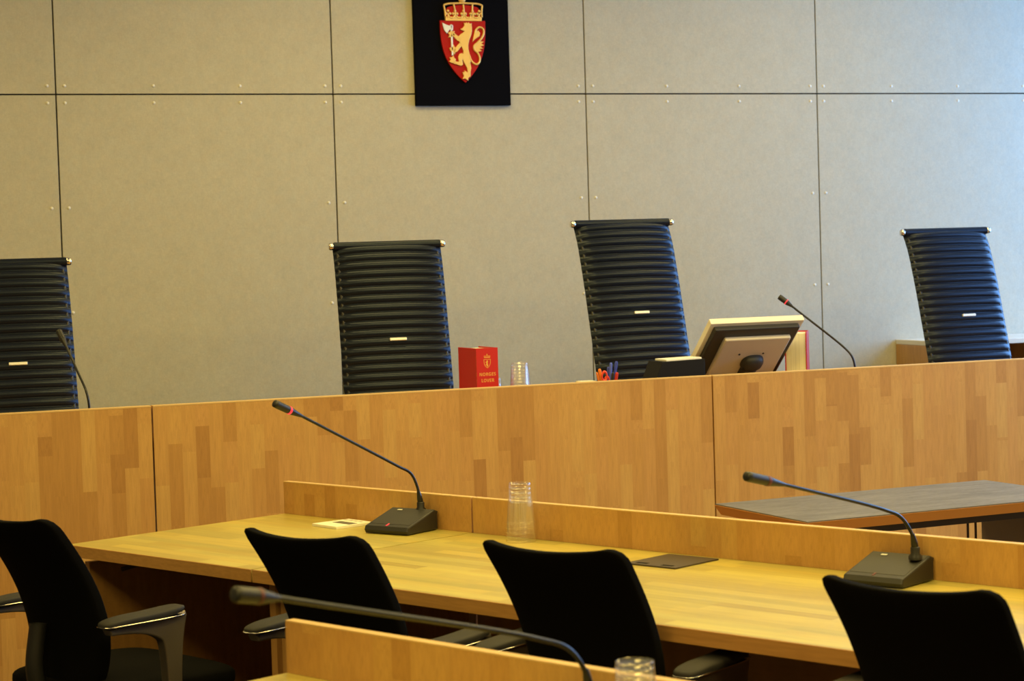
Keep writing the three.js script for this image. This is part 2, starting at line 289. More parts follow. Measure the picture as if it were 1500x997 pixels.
// ---------------------------------------------------------------- crest board on the wall
{
  const t = thing('coat_of_arms', 'black board with red shield, golden lion and crown on the wall', 'crest', [1.7995, 2.217, 0.0]);
  part('board', box(0.449, 0.68, 0.022, 0.002), plain(0.0035, 0.0037, 0.006, { roughness: 0.9, specularIntensity: 0.08 }), t, [0, 0.34, 0.0115]);
  const K = 0.449 / 818, fx = x => (x - 517) * K, fy = y => (906 - y) * K;          // crop pixels of the crest -> metres on the board
  const P = pts => pts.map(([x, y]) => [fx(x), fy(y)]);
  const gold = plain(0.86, 0.56, 0.16, { roughness: 0.38, metalness: 0.25 }), silver = plain(0.80, 0.82, 0.80, { roughness: 0.35, metalness: 0.2 }), red = plain(0.43, 0.008, 0.004, { roughness: 0.55, specularIntensity: 0.35 });
  const Z0 = 0.0225;
  const curve = [[329, 222], [714, 222]];
  for (let k = 1; k <= 12; k++) { const s = k / 12; curve.push([714 - 184 * Math.pow(s, 3.0), 222 + 498 * s]); }
  for (let k = 11; k >= 1; k--) { const s = k / 12; curve.push([329 + 201 * Math.pow(s, 3.0), 222 + 498 * s]); }
  part('shield', extrude(P(curve), 0.008, 0.0015), red, t, [0, 0, Z0]);
  const z1 = Z0 + 0.0095;
  const relief = (lists, d = 0.006, b = 0.0018) => merged(lists.map(l => extrude(P(l), d, b)));
  const lion = part('lion', merged([
    relief([
      [[530, 268], [592, 264], [592, 300], [584, 335], [566, 375], [556, 415], [556, 450], [564, 485], [572, 515], [574, 545], [566, 572], [545, 580], [520, 558], [505, 525], [514, 500], [519, 468], [508, 440], [494, 410], [478, 375], [478, 352], [496, 334], [522, 318], [534, 305], [520, 300], [497, 290], [514, 284]],
      [[478, 352], [500, 380], [470, 382], [440, 352], [428, 330], [440, 322], [458, 338]],
      [[506, 420], [494, 430], [462, 468], [440, 480], [428, 466], [452, 440], [482, 408], [500, 400]],
      [[520, 560], [545, 580], [570, 565], [576, 605], [568, 640], [568, 672], [548, 668], [550, 640], [546, 605]],
      [[516, 492], [505, 530], [500, 545], [506, 575], [490, 584], [430, 566], [432, 552], [478, 556], [472, 520], [484, 492], [500, 486]],
      [[388, 318], [408, 316], [418, 300], [428, 312], [442, 308], [438, 324], [444, 340], [420, 350], [394, 356], [402, 336]],
      [[400, 444], [420, 436], [432, 418], [440, 436], [450, 448], [444, 472], [438, 492], [424, 474], [406, 462]],
      [[398, 520], [416, 520], [428, 506], [434, 526], [446, 534], [436, 560], [414, 562], [394, 552], [406, 540]],
      [[506, 640], [522, 640], [520, 626], [540, 640], [560, 652], [566, 670], [546, 684], [548, 704], [536, 696], [526, 688], [506, 690], [516, 672]],
      [[530, 238], [540, 246], [548, 236], [556, 246], [568, 236], [574, 248], [592, 244], [588, 266], [534, 266]],
    ]),
    tube([[566, 500], [585, 548], [625, 574], [650, 558], [656, 520], [640, 482], [612, 455], [610, 425], [640, 398], [678, 360], [698, 315], [690, 284], [662, 272], [635, 288], [622, 312]].map(([x, y]) => [fx(x), fy(y), 0.004]), 0.0048, 90, 8),
    relief([[[606, 440], [612, 415], [640, 396], [660, 388], [692, 390], [668, 406], [694, 418], [660, 428], [684, 444], [650, 448], [672, 464], [640, 470], [616, 458]], [[622, 312], [648, 302], [662, 318], [656, 344], [634, 356], [612, 372], [600, 388], [608, 358], [616, 334]]], 0.005),
  ]), gold, t, [0, 0, z1]);
  part('axe', relief([[[344, 240], [368, 254], [400, 264], [430, 262], [430, 292], [400, 292], [378, 322], [360, 300], [350, 270]], [[413, 255], [423, 255], [426, 500], [416, 500]]], 0.004), silver, t, [0, 0, z1 + 0.002]);
  part('crown_lining', relief([[[372, 150], [400, 112], [460, 98], [526, 94], [594, 98], [652, 112], [682, 150], [676, 196], [378, 196]]], 0.008), red, t, [0, 0, Z0]);
  const crown = [relief([[[374, 190], [684, 190], [680, 219], [376, 219]]], 0.012)];
  for (const [a, b] of [[[372, 190], [360, 95]], [[686, 190], [692, 95]], [[456, 180], [446, 88]], [[608, 180], [608, 88]], [[530, 180], [528, 88]]]) crown.push(mv(tube([[fx(a[0]), fy(a[1]), 0], [fx((a[0] + b[0]) / 2 + (b[0] < 530 ? 3 : -3)), fy((a[1] + b[1]) / 2), 0], [fx(b[0]), fy(b[1]), 0]], 0.0042, 14, 8), 0, 0, 0.013));
  crown.push(mv(tube([[360, 95], [400, 84], [470, 80], [526, 78], [590, 80], [660, 84], [692, 95]].map(([x, y]) => [fx(x), fy(y), 0]), 0.0046, 40, 8), 0, 0, 0.013));
  for (const x of [395, 455, 528, 606, 664]) { for (const [dx, dy] of [[-17, 6], [17, 6], [0, -16]]) crown.push(mv(new THREE.SphereGeometry(0.0068, 10, 8).scale(1, 1, 0.7), fx(x + dx), fy(158 + dy), 0.013)); crown.push(mv(box(0.006, 0.02, 0.006, 0.001), fx(x), fy(180), 0.013)); }
  for (const x of [425, 492, 567, 635]) crown.push(mv(new THREE.TorusGeometry(0.013, 0.0035, 6, 14, Math.PI).rotateZ(Math.PI), fx(x), fy(176), 0.013));
  part('crown', merged(crown), gold, t, [0, 0, Z0]);
  part('orb', merged([mv(new THREE.SphereGeometry(0.0175, 18, 12).scale(1, 1, 0.6), fx(519), fy(46), 0.012), mv(new THREE.TorusGeometry(0.0178, 0.0028, 6, 20).rotateX(Math.PI / 2).scale(1, 1, 0.62), fx(519), fy(44), 0.012), mv(box(0.008, 0.05, 0.006, 0.001), fx(519), fy(-20), 0.012), mv(box(0.034, 0.008, 0.006, 0.001), fx(519), fy(-30), 0.012)]), gold, t, [0, 0, Z0]);
}

// ---------------------------------------------------------------- court desks (frame: local x along the row, local -z away from the sitter)
const TH = 1.12531, DESK_Y = 0.7477, A0 = V(-0.404, 0, 2.7948), UX = V(Math.cos(TH), 0, Math.sin(TH)), VX = V(Math.sin(TH), 0, -Math.cos(TH)), TURN = -TH;
const uv = (u, v, y = DESK_Y) => { const p = A0.clone().addScaledVector(UX, u).addScaledVector(VX, v); p.y = y; return p; };
const deskGeo = (w, d) => { const g = box(w, 0.033, d, 0.0015); return g; };
function topUV(g, ox, oz) { const p = g.attributes.position, t = g.attributes.uv; for (let i = 0; i < p.count; i++) t.setXY(i, (p.getX(i) + ox) / 1.28, (p.getZ(i) + oz) / 1.28); return g; }
function courtDesk(label, u, v, w, d, seed, legs, marks = []) {
  const p = uv(u, v, 0), t = thing('court_desk', label, 'desk', [p.x, 0, p.z], TURN, 'court desks');
  const g = topUV(new THREE.BoxGeometry(w, 0.030, d), seed * 0.37, seed * 0.21);
  part('desk_top', g, deskMat, t, [w / 2, DESK_Y - 0.015, -d / 2]);
  part('front_edge', box(w, 0.033, 0.004, 0.0008), edgeWood, t, [w / 2, DESK_Y - 0.0167, 0.0018]);
  part('rear_panel', box(w, DESK_Y - 0.001, 0.017, 0.001), woodMats[4], t, [w / 2, (DESK_Y - 0.001) / 2, -d - 0.0135]);
  const up = new THREE.Group(); up.name = 'upstand'; up.position.set(0, 0, -d); t.add(up);
  part('core_board', box(w, 0.1, 0.017, 0.0005), woodMats[2], up, [w / 2, DESK_Y + 0.0495, -0.0135]);
  staves(up, 0, w, DESK_Y + 0.0004, DESK_Y + 0.0985, 0, seed, 0.05, marks, 0.2);
  part('top_strip', box(w, 0.0035, 0.022, 0.0008), paleEdge, up, [w / 2, DESK_Y + 0.1001, -0.011]);
  for (const x of legs) part('leg_panel', box(0.024, DESK_Y - 0.031, d - 0.14, 0.001), edgeWood, t, [x, (DESK_Y - 0.031) / 2, -d / 2 - 0.01]);
  return t;
}
const deskLeft = courtDesk('short birch desk with white card, its end against the bench', 0, 0, 0.8385, 0.8, 41, [0.82]);
part('end_panel', box(0.022, DESK_Y - 0.052, 0.74, 0.001), woodMats[4], deskLeft, [0.034, (DESK_Y - 0.052) / 2, -0.41]);
part('panel_dowel', new THREE.CylinderGeometry(0.008, 0.008, 0.03, 12), edgeWood, deskLeft, [0.034, DESK_Y - 0.041, -0.70]);
part('panel_dowel', new THREE.CylinderGeometry(0.008, 0.008, 0.03, 12), edgeWood, deskLeft, [0.034, DESK_Y - 0.041, -0.14]);
part('metal_bracket', box(0.006, 0.012, 0.075, 0.001), armMetal, deskLeft, [0.048, 0.665, -0.185], [0.12, 0, 0]);
const deskRight = courtDesk('long birch desk with black cable port and stacked cups', 0.845, 0, 2.4, 0.8, 43, [0.02, 2.38]);
const deskFront = courtDesk('birch desk with upright rear board, in front of the chair row', 1.950, -1.599, 2.1, 0.8, 47, [0.02, 2.08]);
{ // cable port plate in the long desk
  const p = uv(1.68, 0.68), t = thing('cable_port', 'flat dark cable port plate set in the desk top', 'cable port', [p.x, DESK_Y, p.z], TURN + 0.02);
  const plate = extrude([[-0.08, -0.088], [0.08, -0.088], [0.08, 0.088], [-0.08, 0.088]], 0.0025, 0.0008, [[[-0.06, -0.078], [-0.022, -0.078], [-0.022, -0.06], [-0.06, -0.06]], [[0.022, -0.078], [0.06, -0.078], [0.06, -0.06], [0.022, -0.06]]]).rotateX(-Math.PI / 2);
  part('plate', plate, plain(0.055, 0.042, 0.035, { roughness: 0.5 }), t, [0, 0.0009, 0]);
  for (const s of [-1, 1]) part('cable_slot', box(0.04, 0.0018, 0.02, 0), plain(0.004, 0.004, 0.004), t, [s * 0.041, 0.001, 0.069]);
}
{ // white card with a dark window
  const c = onY(502, 769, DESK_Y), t = thing('white_card', 'flat white booklet with dark rectangle lying by the microphone', 'booklet', [c.x, DESK_Y, c.z], TURN - 0.1);
  part('cover', box(0.125, 0.008, 0.135, 0.001), plain(0.86, 0.84, 0.74, { roughness: 0.6 }), t, [0, 0.004, 0]);
  part('dark_print', box(0.085, 0.0008, 0.03, 0), plain(0.13, 0.12, 0.10), t, [0.012, 0.0083, 0.0]);
  for (const x of [-0.045, -0.02, 0.005, 0.03]) part('print_mark', box(0.016, 0.0006, 0.008, 0), plain(0.45, 0.44, 0.38), t, [x, 0.0082, -0.045]);
}

// ---------------------------------------------------------------- gooseneck microphones
function micHead(t, from, to, ring) { // capsule with foam end and ring
  const d = to.clone().sub(from), q = new THREE.Quaternion().setFromUnitVectors(V(0, 1, 0), d.clone().normalize()), L = d.length();
  const g = new THREE.Group(); g.name = 'microphone_head'; g.position.copy(from); g.quaternion.copy(q); t.add(g);
  part('capsule', lathe([[0.0042, 0], [0.0055, L * 0.08], [0.0095, L * 0.34], [0.0105, L * 0.40], [0.0105, L * 0.50], [0.0108, L * 0.52], [0.0112, L * 0.9], [0.0105, L * 0.98], [0.006, L], [0, L]], 20), blackPlastic, g);
  part('light_ring', lathe([[0.0107, L * 0.42], [0.0116, L * 0.43], [0.0116, L * 0.485], [0.0107, L * 0.495]], 24), ring, g);
}
function neck(t, pts, ring, r = 0.0042) { // local points; last segment is the head
  const n = pts.length, p = pts.map(a => V(...a));
  const curve = new THREE.CatmullRomCurve3(p.slice(0, n - 1), false, 'centripetal');
  part('gooseneck', new THREE.TubeGeometry(curve, 60, r, 10), neckBlack, t);
  part('neck_sleeve', lathe([[0.0085, 0], [0.0085, 0.012], [0.0065, 0.026], [0.0048, 0.036], [0.004, 0.036]], 16), neckBlack, t, pts[0]).quaternion.setFromUnitVectors(V(0, 1, 0), curve.getPointAt(0.03).sub(p[0]).normalize());
  micHead(t, p[n - 2], p[n - 1], ring);
}
// sloped desk unit in desk frame: centre (u, v), post offset; neck points given as [v, y] in the plane of the post
function deskMic(label, u, v, postU, pts, turn, ring, lamp, dx = 0) {
  const p = uv(u, v), t = thing('desk_microphone', label, 'microphone', [p.x, DESK_Y, p.z], TURN + turn, 'desk microphones');
  const prof = [[-0.067, 0.006], [0.067, 0.006], [0.067, 0.045], [0.070, 0.052], [0.058, 0.056], [-0.066, 0.020], [-0.070, 0.012]];       // along depth (away), height
  const body = extrude(prof, 0.150, 0.004).translate(0, 0, -0.075).rotateY(Math.PI / 2);
  part('unit_body', body, plain(0.016, 0.0155, 0.015, { roughness: 0.45 }), t);
  const tilt = Math.atan2(0.036, 0.124);
  part('keypad_plate', box(0.146, 0.0025, 0.116, 0.001), plain(0.022, 0.021, 0.02, { roughness: 0.5 }), t, [0, 0.0435, -0.002], [tilt, 0, 0]);
  part('indicator', box(0.006, 0.003, 0.016, 0.001), lamp, t, [-0.004, 0.0265, 0.057], [tilt, 0, 0]);
  part('name_mark', box(0.016, 0.001, 0.007, 0), plain(0.5, 0.5, 0.46), t, [-0.035, 0.0572, -0.040], [tilt, 0, 0]);
  for (const sx of [-1, 1]) for (const sz of [-1, 1]) part('rubber_foot', new THREE.CylinderGeometry(0.007, 0.007, 0.003, 12), blackPlastic, t, [sx * 0.06, 0.0015, sz * 0.05]);
  t.updateMatrixWorld(true);
  const loc = pts.map(([vv, y]) => { const w = uv(postU, vv, y); const l = t.worldToLocal(w); return [l.x, l.y, l.z]; });
  part('socket', lathe([[0.016, 0], [0.016, 0.008], [0.011, 0.014], [0.011, 0.028], [0.0085, 0.030], [0, 0.030]], 20), blackPlastic, t, [loc[0][0], loc[0][1] - 0.026, loc[0][2]]);
  neck(t, loc, ring);
}
const redLamp = redRing, offLamp = plain(0.10, 0.015, 0.012, { roughness: 0.4 });
deskMic('gooseneck microphone with glowing red ring on black desk unit', 0.642, 0.708, 0.655, [[0.775, 0.824], [0.763, 0.875], [0.740, 0.914], [0.690, 0.940], [0.34, 1.111], [0.243, 1.154]], 0.16, redRing, redLamp);
deskMic('unlit gooseneck microphone on scuffed dark desk unit by the long desk\'s upstand', 2.305, 0.716, 2.36, [[0.745, 0.828], [0.733, 0.862], [0.690, 0.906], [0.630, 0.929], [0.25, 1.0262], [0.115, 1.058]], 0.05, dullRing, offLamp);
deskMic('dark gooseneck microphone reaching across the front desk\'s upright board', 2.75, -0.90, 2.8, [[-0.872, 0.835], [-0.882, 0.868], [-0.918, 0.908], [-0.990, 0.936], [-1.50, 1.072], [-1.578, 1.0885]], 0.05, dullRing, offLamp);
function benchMic(label, base, pts, ring) { // on the judges' worktop, points in world
  const t = thing('bench_microphone', label, 'microphone', [base[0], WT, base[2]], 0.0, 'bench microphones');
  part('unit_body', extrude([[-0.06, 0.002], [0.06, 0.002], [0.06, 0.05], [-0.06, 0.018]], 0.13, 0.003).translate(0, 0, -0.065).rotateY(-Math.PI / 2), plain(0.03, 0.03, 0.03), t, [0, 0.001, 0]);
  neck(t, pts.map(p => [p.x - base[0], p.y - WT, p.z - base[2]]), ring);
}
{
  const z = 1.78, b = onZ(131, 600, z);
  benchMic('thin gooseneck microphone without light, bent before the leather chair', [b.x, WT, z], [V(b.x, WT + 0.045, z), onZ(130, 590, z), onZ(126, 572, z - 0.01), onZ(116, 549, z - 0.05), onZ(97, 507, z - 0.15), onZ(86, 484, z - 0.2)], blackPlastic);
  const b2 = onZ(1253, 540, z);
  benchMic('gooseneck microphone with red ring behind the bench, beside the monitor', [b2.x, WT, z], [V(b2.x, WT + 0.045, z), onZ(1252, 535, z), onZ(1248, 522, z), onZ(1240, 512, z - 0.015), onZ(1161, 449, z - 0.12), onZ(1141, 434, z - 0.15)], redRing);
}

// ---------------------------------------------------------------- stacked clear plastic cups (upside down, nested)
const cupGeo = (() => { const H = 0.112, o = [[0, H - 0.004], [0.027, H - 0.004], [0.0285, H], [0.0305, H - 0.001]]; for (let k = 1; k <= 22; k++) { const q = k / 22, rib = k > 10 ? 0.0007 * (k % 2) : 0; o.push([0.0308 + 0.0085 * q + rib, H - 0.003 - (H - 0.009) * q]); } o.push([0.0405, 0.006], [0.0422, 0.0045], [0.0426, 0.0022], [0.0418, 0], [0.0398, 0.001]); return lathe(o.reverse(), 40); })();
const ORD = ['topmost', 'second', 'third', 'fourth', 'fifth', 'sixth', 'seventh', 'lowest'];
function cupStack(n, p, label, group, step = 0.0105) {
  for (let k = 0; k < n; k++) { const m = part(numbered('plastic_cup'), cupGeo, clearPlastic, scene, [p.x, p.y + k * step, p.z], [0, k * 0.7, 0]); tag(m, `${k === n - 1 ? 'topmost' : k === 0 ? 'lowest' : ORD[n - 1 - k] + ' from top'} ${label}`, 'cup', group); }
}
cupStack(5, uv(1.085, 0.748), 'clear plastic cup of the upturned stack on the long desk', 'cups stacked on the long desk', 0.0128);
cupStack(4, uv(2.888, -0.862), 'clear plastic cup of the upturned stack on the front desk', 'cups stacked on the front desk');
{ const c = onZ(762, 560, 1.84), d = onZ(746, 560, 1.80); cupStack(8, V(c.x, WT, c.z), 'clear plastic cup of the tall stack beside the red book', 'cups stacked on the bench', 0.0115); cupStack(2, V(d.x - 0.02, WT, d.z - 0.12), 'clear plastic cup of the low pair beside the red book', 'low pair of cups on the bench', 0.0215); }

// ---------------------------------------------------------------- things on the judges' worktop
function lawBook(name, label, pos, turn, spineText) { // spine faces local +z, thickness along x, width along -z
  const t = thing(name, label, 'book', pos, turn, 'red law books'), th = 0.084, H = 0.25, D = 0.165;
  const red = plain(0.52, 0.016, 0.014, { roughness: 0.42 });
  for (const s of [-1, 1]) part('cover', box(0.004, H, D, 0.001), red, t, [s * (th / 2 - 0.002), H / 2, -D / 2]);
  const page = texture(64, 8, (x) => { const v = 214 + 26 * nB(x * 1.7, 3); return [v, v - 6, v - 34]; });
  part('pages', box(th - 0.009, H - 0.01, D - 0.008, 0.001), new THREE.MeshStandardMaterial({ map: page, roughness: 0.85 }), t, [0, H / 2, -D / 2]);
  const cv = document.createElement('canvas'); cv.width = 256; cv.height = 768; const c = cv.getContext('2d');
  c.fillStyle = '#c0221d'; c.fillRect(0, 0, 256, 768);
  if (spineText) {
    c.fillStyle = '#d9a24a'; c.strokeStyle = '#d9a24a'; c.lineWidth = 7;
    c.setTransform(0.92, 0, 0, 0.76, 10, 12); c.beginPath(); c.moveTo(86, 150); c.lineTo(170, 150); c.lineTo(168, 200); c.quadraticCurveTo(160, 250, 128, 272); c.quadraticCurveTo(96, 250, 88, 200); c.closePath(); c.stroke();
    c.beginPath(); c.moveTo(122, 160); c.lineTo(140, 170); c.lineTo(134, 205); c.lineTo(142, 240); c.lineTo(126, 262); c.lineTo(118, 235); c.lineTo(104, 232); c.lineTo(118, 205); c.lineTo(102, 188); c.lineTo(118, 178); c.closePath(); c.fill();
    c.fillRect(90, 116, 76, 12); for (const x of [90, 108, 126, 144, 160]) c.fillRect(x - 2, 92, 9, 28); c.fillRect(122, 70, 12, 24);
    c.setTransform(1, 0, 0, 1, 0, 0); c.font = 'bold 50px sans-serif'; c.textAlign = 'center'; c.fillText('NORGES', 128, 306); c.fillText('LOVER', 128, 374);
  }
  const tx = new THREE.CanvasTexture(cv); tx.colorSpace = THREE.SRGBColorSpace;
  part('spine', box(th, H, 0.005, 0), new THREE.MeshPhysicalMaterial({ map: tx, roughness: 0.42 }), t, [0, H / 2, 0.0024]);
  return t;
}
{
  const m = onZ(698, 560, 1.84), turn = 0.06;
  const o = V(-0.042, 0, 0).applyAxisAngle(V(0, 1, 0), turn);
  lawBook('law_book', 'red book with gold crest and NORGES LOVER lettering on its spine', [m.x - o.x, WT, m.z - o.z], turn, true);
  const q = onZ(1191, 540, 1.80);
  lawBook('law_book', 'red-covered book standing with its cream page edges showing, behind the monitor', [q.x + 0.046, WT, q.z - 0.20], Math.PI - 0.55, false);
}
{ // pens in a holder
  const c = onZ(890, 556, 1.84), t = thing('pen_holder', 'low holder for pens hidden behind the bench edge', 'pen holder', [c.x, WT, c.z]);
  part('cup_wall', lathe([[0, 0.003], [0.032, 0.003], [0.034, 0.09], [0.036, 0.09], [0.036, 0], [0, 0]], 24), blackPlastic, t);
  const pen = (name, label, px, py, r, col, cap, bx = 0) => {
    const z = 1.84 + bx, top = onZ(px, py, z), g = thing(name, label, name === 'scissors' ? 'scissors' : 'pen', [0, 0, 0]);
    const foot = V(c.x + (top.x - c.x) * 0.25, WT + 0.006, 1.84 + bx * 0.3), L = top.distanceTo(foot);
    g.position.copy(foot); g.quaternion.setFromUnitVectors(V(0, 1, 0), top.clone().sub(foot).normalize());
    part('barrel', new THREE.CylinderGeometry(r, r * 0.9, L - 0.03, 12), col, g, [0, (L - 0.03) / 2, 0]);
    part('cap', lathe([[r * 1.12, 0], [r * 1.12, 0.024], [r * 0.7, 0.030], [0, 0.030]], 12), cap, g, [0, L - 0.03, 0]);
    part('clip', box(0.002, 0.026, 0.003, 0.0005), cap, g, [0, L - 0.016, r * 1.25]);
  };
  const orange = plain(0.85, 0.24, 0.02), blue = plain(0.035, 0.06, 0.42), lblue = plain(0.09, 0.14, 0.72), cream = plain(0.7, 0.6, 0.42), redp = plain(0.55, 0.03, 0.015), dark = plain(0.02, 0.02, 0.02);
  pen('orange_pen', 'orange pen leaning outward with dark tip in the pen holder', 874, 545, 0.0035, orange, orange, 0.012);
  pen('orange_marker', 'thick orange marker upright in the pen holder', 878, 540, 0.0055, orange, orange, -0.004);
  pen('blue_pen', 'dark blue pen behind the scissors handle in the holder', 891, 537, 0.0048, blue, blue, -0.014);
  pen('light_blue_pen', 'bright blue pen tilted left in the pen holder', 895, 531, 0.0048, lblue, lblue, 0.004);
  pen('tall_blue_pen', 'tallest dark blue pen in the pen holder', 903, 529, 0.0052, blue, blue, -0.006);
  pen('cream_pen', 'cream pen with black cap in the pen holder', 898, 545, 0.0045, cream, dark, 0.016);
  pen('red_pen', 'red pen at the monitor side of the pen holder', 904, 545, 0.0055, redp, redp, 0.010);
  const s = thing('scissors', 'scissors with orange-red handle loops in the pen holder', 'scissors', [onZ(886, 552, 1.865).x, WT, 1.862]);
  const sy = onZ(886, 551, 1.865).y - WT;
  part('handle', merged([new THREE.TorusGeometry(0.011, 0.0035, 8, 20).scale(0.9, 1.5, 1), mv(new THREE.TorusGeometry(0.009, 0.0035, 8, 20).scale(0.9, 1.3, 1), 0.012, -0.014, -0.006)]), plain(0.75, 0.06, 0.02, { roughness: 0.4 }), s, [0, sy, 0]);
  part('blades', extrude([[-0.004, 0.004], [0.004, 0.004], [0.008, sy - 0.01], [-0.002, sy - 0.01]], 0.003), chrome, s, [0, 0, -0.002]);
  const n = onZ(858, 558, 1.9);
  const note = thing('paper_pad', 'small pale paper pad just above the bench edge', 'paper pad', [n.x, WT, n.z]);
  part('sheets', box(0.06, n.y - WT + 0.001, 0.05, 0.002), plain(0.72, 0.68, 0.5), note, [0, (n.y - WT + 0.001) / 2, 0]);
}
{ // monitor seen from behind, leaning over
  const tl = onZ(1043, 476, 1.86), tr = onZ(1177, 468, 1.86), m = tl.clone().add(tr).multiplyScalar(0.5), W = tl.distanceTo(tr) + 0.004, H = 0.34, ang = 0.86;
  const t = thing('monitor', 'beige monitor seen from behind, tilted far back on its stand', 'monitor', [m.x, WT, m.z - 0.1], 0.0);
  const g = new THREE.Group(); g.name = 'screen_housing'; g.position.set(0, m.y - WT, 0.1); g.rotation.set(ang, 0, 0); t.add(g);   // y of g runs up the panel; hinge line at its top edge
  const beige = plain(0.60, 0.54, 0.46, { roughness: 0.5 }), cream = plain(0.80, 0.76, 0.66, { roughness: 0.45 }), blk = plain(0.02, 0.02, 0.022, { roughness: 0.5 });
  part('front_frame', extrude([[-W / 2, -H], [W / 2, -H], [W / 2, 0], [-W / 2, 0]], 0.022, 0.0015, [[[-W / 2 + 0.03, -H + 0.03], [W / 2 - 0.03, -H + 0.03], [W / 2 - 0.03, -0.03], [-W / 2 + 0.03, -0.03]]]), cream, g, [0, 0, -0.024]);
  part('display_glass', box(W - 0.058, H - 0.058, 0.006, 0), blk, g, [0, -H / 2, -0.018]);
  part('inner_back', box(W - 0.03, H - 0.03, 0.022, 0.006), blk, g, [0, -H / 2, 0.008]);
  const back = part('back_cover', box(W - 0.11, H - 0.075, 0.022, 0.006), beige, g, [0.012, -H / 2 - 0.020, 0.024]);
  for (const s of [-1, 1]) part('screw', new THREE.CylinderGeometry(0.004, 0.004, 0.003, 10).rotateX(Math.PI / 2), blk, back, [s * 0.05, 0.045, 0.012]);
  part('stand_neck', tube([[0.03, 0.012, -0.13], [0.03, 0.06, -0.115], [0.03, 0.105, -0.075], [0.03, 0.135, -0.045]], 0.036, 30, 18), blk, t);
  part('hinge', pad(0.046, 0.04, 0.04, 0.7, 0.8, 16, 28), blk, t, [0.03, 0.152, -0.028], [ang, 0, 0]);
  part('stand_base', box(0.24, 0.014, 0.18, 0.006), blk, t, [0, 0.007, -0.15]);
}
{ // black desk console with a white top strip
  const a = onZ(952, 553, 1.80), b = onZ(1022, 549, 1.80), y = onZ(985, 527, 1.8).y - WT, w = b.x - a.x;
  const t = thing('desk_console', 'black sloping console with a white strip on top, beside the monitor', 'console', [(a.x + b.x) / 2, WT, 1.80]);
  part('housing', extrude([[-w / 2 - 0.045, 0], [w / 2, 0], [w / 2, y - 0.002], [-w / 2 + 0.025, y - 0.006]], 0.12, 0.002).translate(0, 0, -0.06), plain(0.008, 0.008, 0.010, { roughness: 0.6, specularIntensity: 0.4 }), t, [0, 0.002, 0]);
  part('white_strip', box(w - 0.05, 0.008, 0.10, 0.002), plain(0.86, 0.86, 0.82), t, [0.02, y + 0.003, 0], [0, 0, 0.02]);
}

// ---------------------------------------------------------------- grey-topped table
{
  const t = thing('side_table', 'small side table with mottled grey top and sloping orange wooden edge', 'table', [2.09, 0, 3.21], 0.066);
  const w = 1.03, d = 0.535, y = 0.745;
  const greyTex = texture(256, 256, (x, y2) => { const v = 196 + 40 * (nB(x * 0.35, y2 * 0.9) - 0.5) + 36 * (nA(x / 18, y2 / 7) - 0.5) + 26 * (nC(x / 40, y2 / 22) - 0.5); return [v, v - 4, v - 8]; });
  const gm = new THREE.MeshStandardMaterial({ map: greyTex, roughness: 0.55 }); gm.color.setRGB(0.24, 0.24, 0.26);
  part('grey_top', box(w - 0.004, 0.006, d - 0.004, 0.001), gm, t, [0, y - 0.003, 0]);
  // bevelled body: wide at the top, narrower below
  const B = 0.015, hh = 0.034, P = []; const q = (x, yy, z) => P.push(x, yy, z);
  const top = [[-w / 2, -d / 2], [w / 2, -d / 2], [w / 2, d / 2], [-w / 2, d / 2]], bot = top.map(([x, z]) => [x - Math.sign(x) * B, z - Math.sign(z) * B]);
  for (let k = 0; k < 4; k++) { const a = top[k], b2 = top[(k + 1) % 4], c = bot[(k + 1) % 4], e = bot[k]; q(a[0], y - 0.004, a[1]); q(b2[0], y - 0.004, b2[1]); q(c[0], y - hh, c[1]); q(a[0], y - 0.004, a[1]); q(c[0], y - hh, c[1]); q(e[0], y - hh, e[1]); }
  for (const [arr, yy, f] of [[top, y - 0.004, 1], [bot, y - hh, 0]]) { const o = f ? [0, 3, 2, 0, 2, 1] : [0, 1, 2, 0, 2, 3]; for (const k of o) q(arr[k][0], yy, arr[k][1]); }
  const g = new THREE.BufferGeometry(); g.setAttribute('position', new THREE.Float32BufferAttribute(P, 3)); g.setAttribute('uv', new THREE.Float32BufferAttribute(new Float32Array(P.length / 3 * 2), 2)); g.computeVertexNormals();
  const om = plain(0.74, 0.31, 0.07, { roughness: 0.5, side: THREE.DoubleSide }); part('wood_edge', g, om, t);
  part('under_frame', box(w - 0.22, 0.03, d - 0.16, 0.002), plain(0.10, 0.075, 0.05), t, [0, y - hh - 0.015, 0]);
  for (const s of [-1, 1]) part('leg_panel', box(0.03, y - hh - 0.03, d - 0.18, 0.002), plain(0.24, 0.22, 0.19, { roughness: 0.6 }), t, [s > 0 ? w / 2 - 0.07 : -w / 2 + 0.14, (y - hh - 0.03) / 2, 0]);
  for (const dx of [0, 0.030]) part('slim_bar', new THREE.CylinderGeometry(0.004, 0.004, y - hh - 0.03, 10), plain(0.10, 0.07, 0.05, { metalness: 0.4, roughness: 0.5 }), t, [0.245 + dx, (y - hh - 0.03) / 2, 0.0]);
}

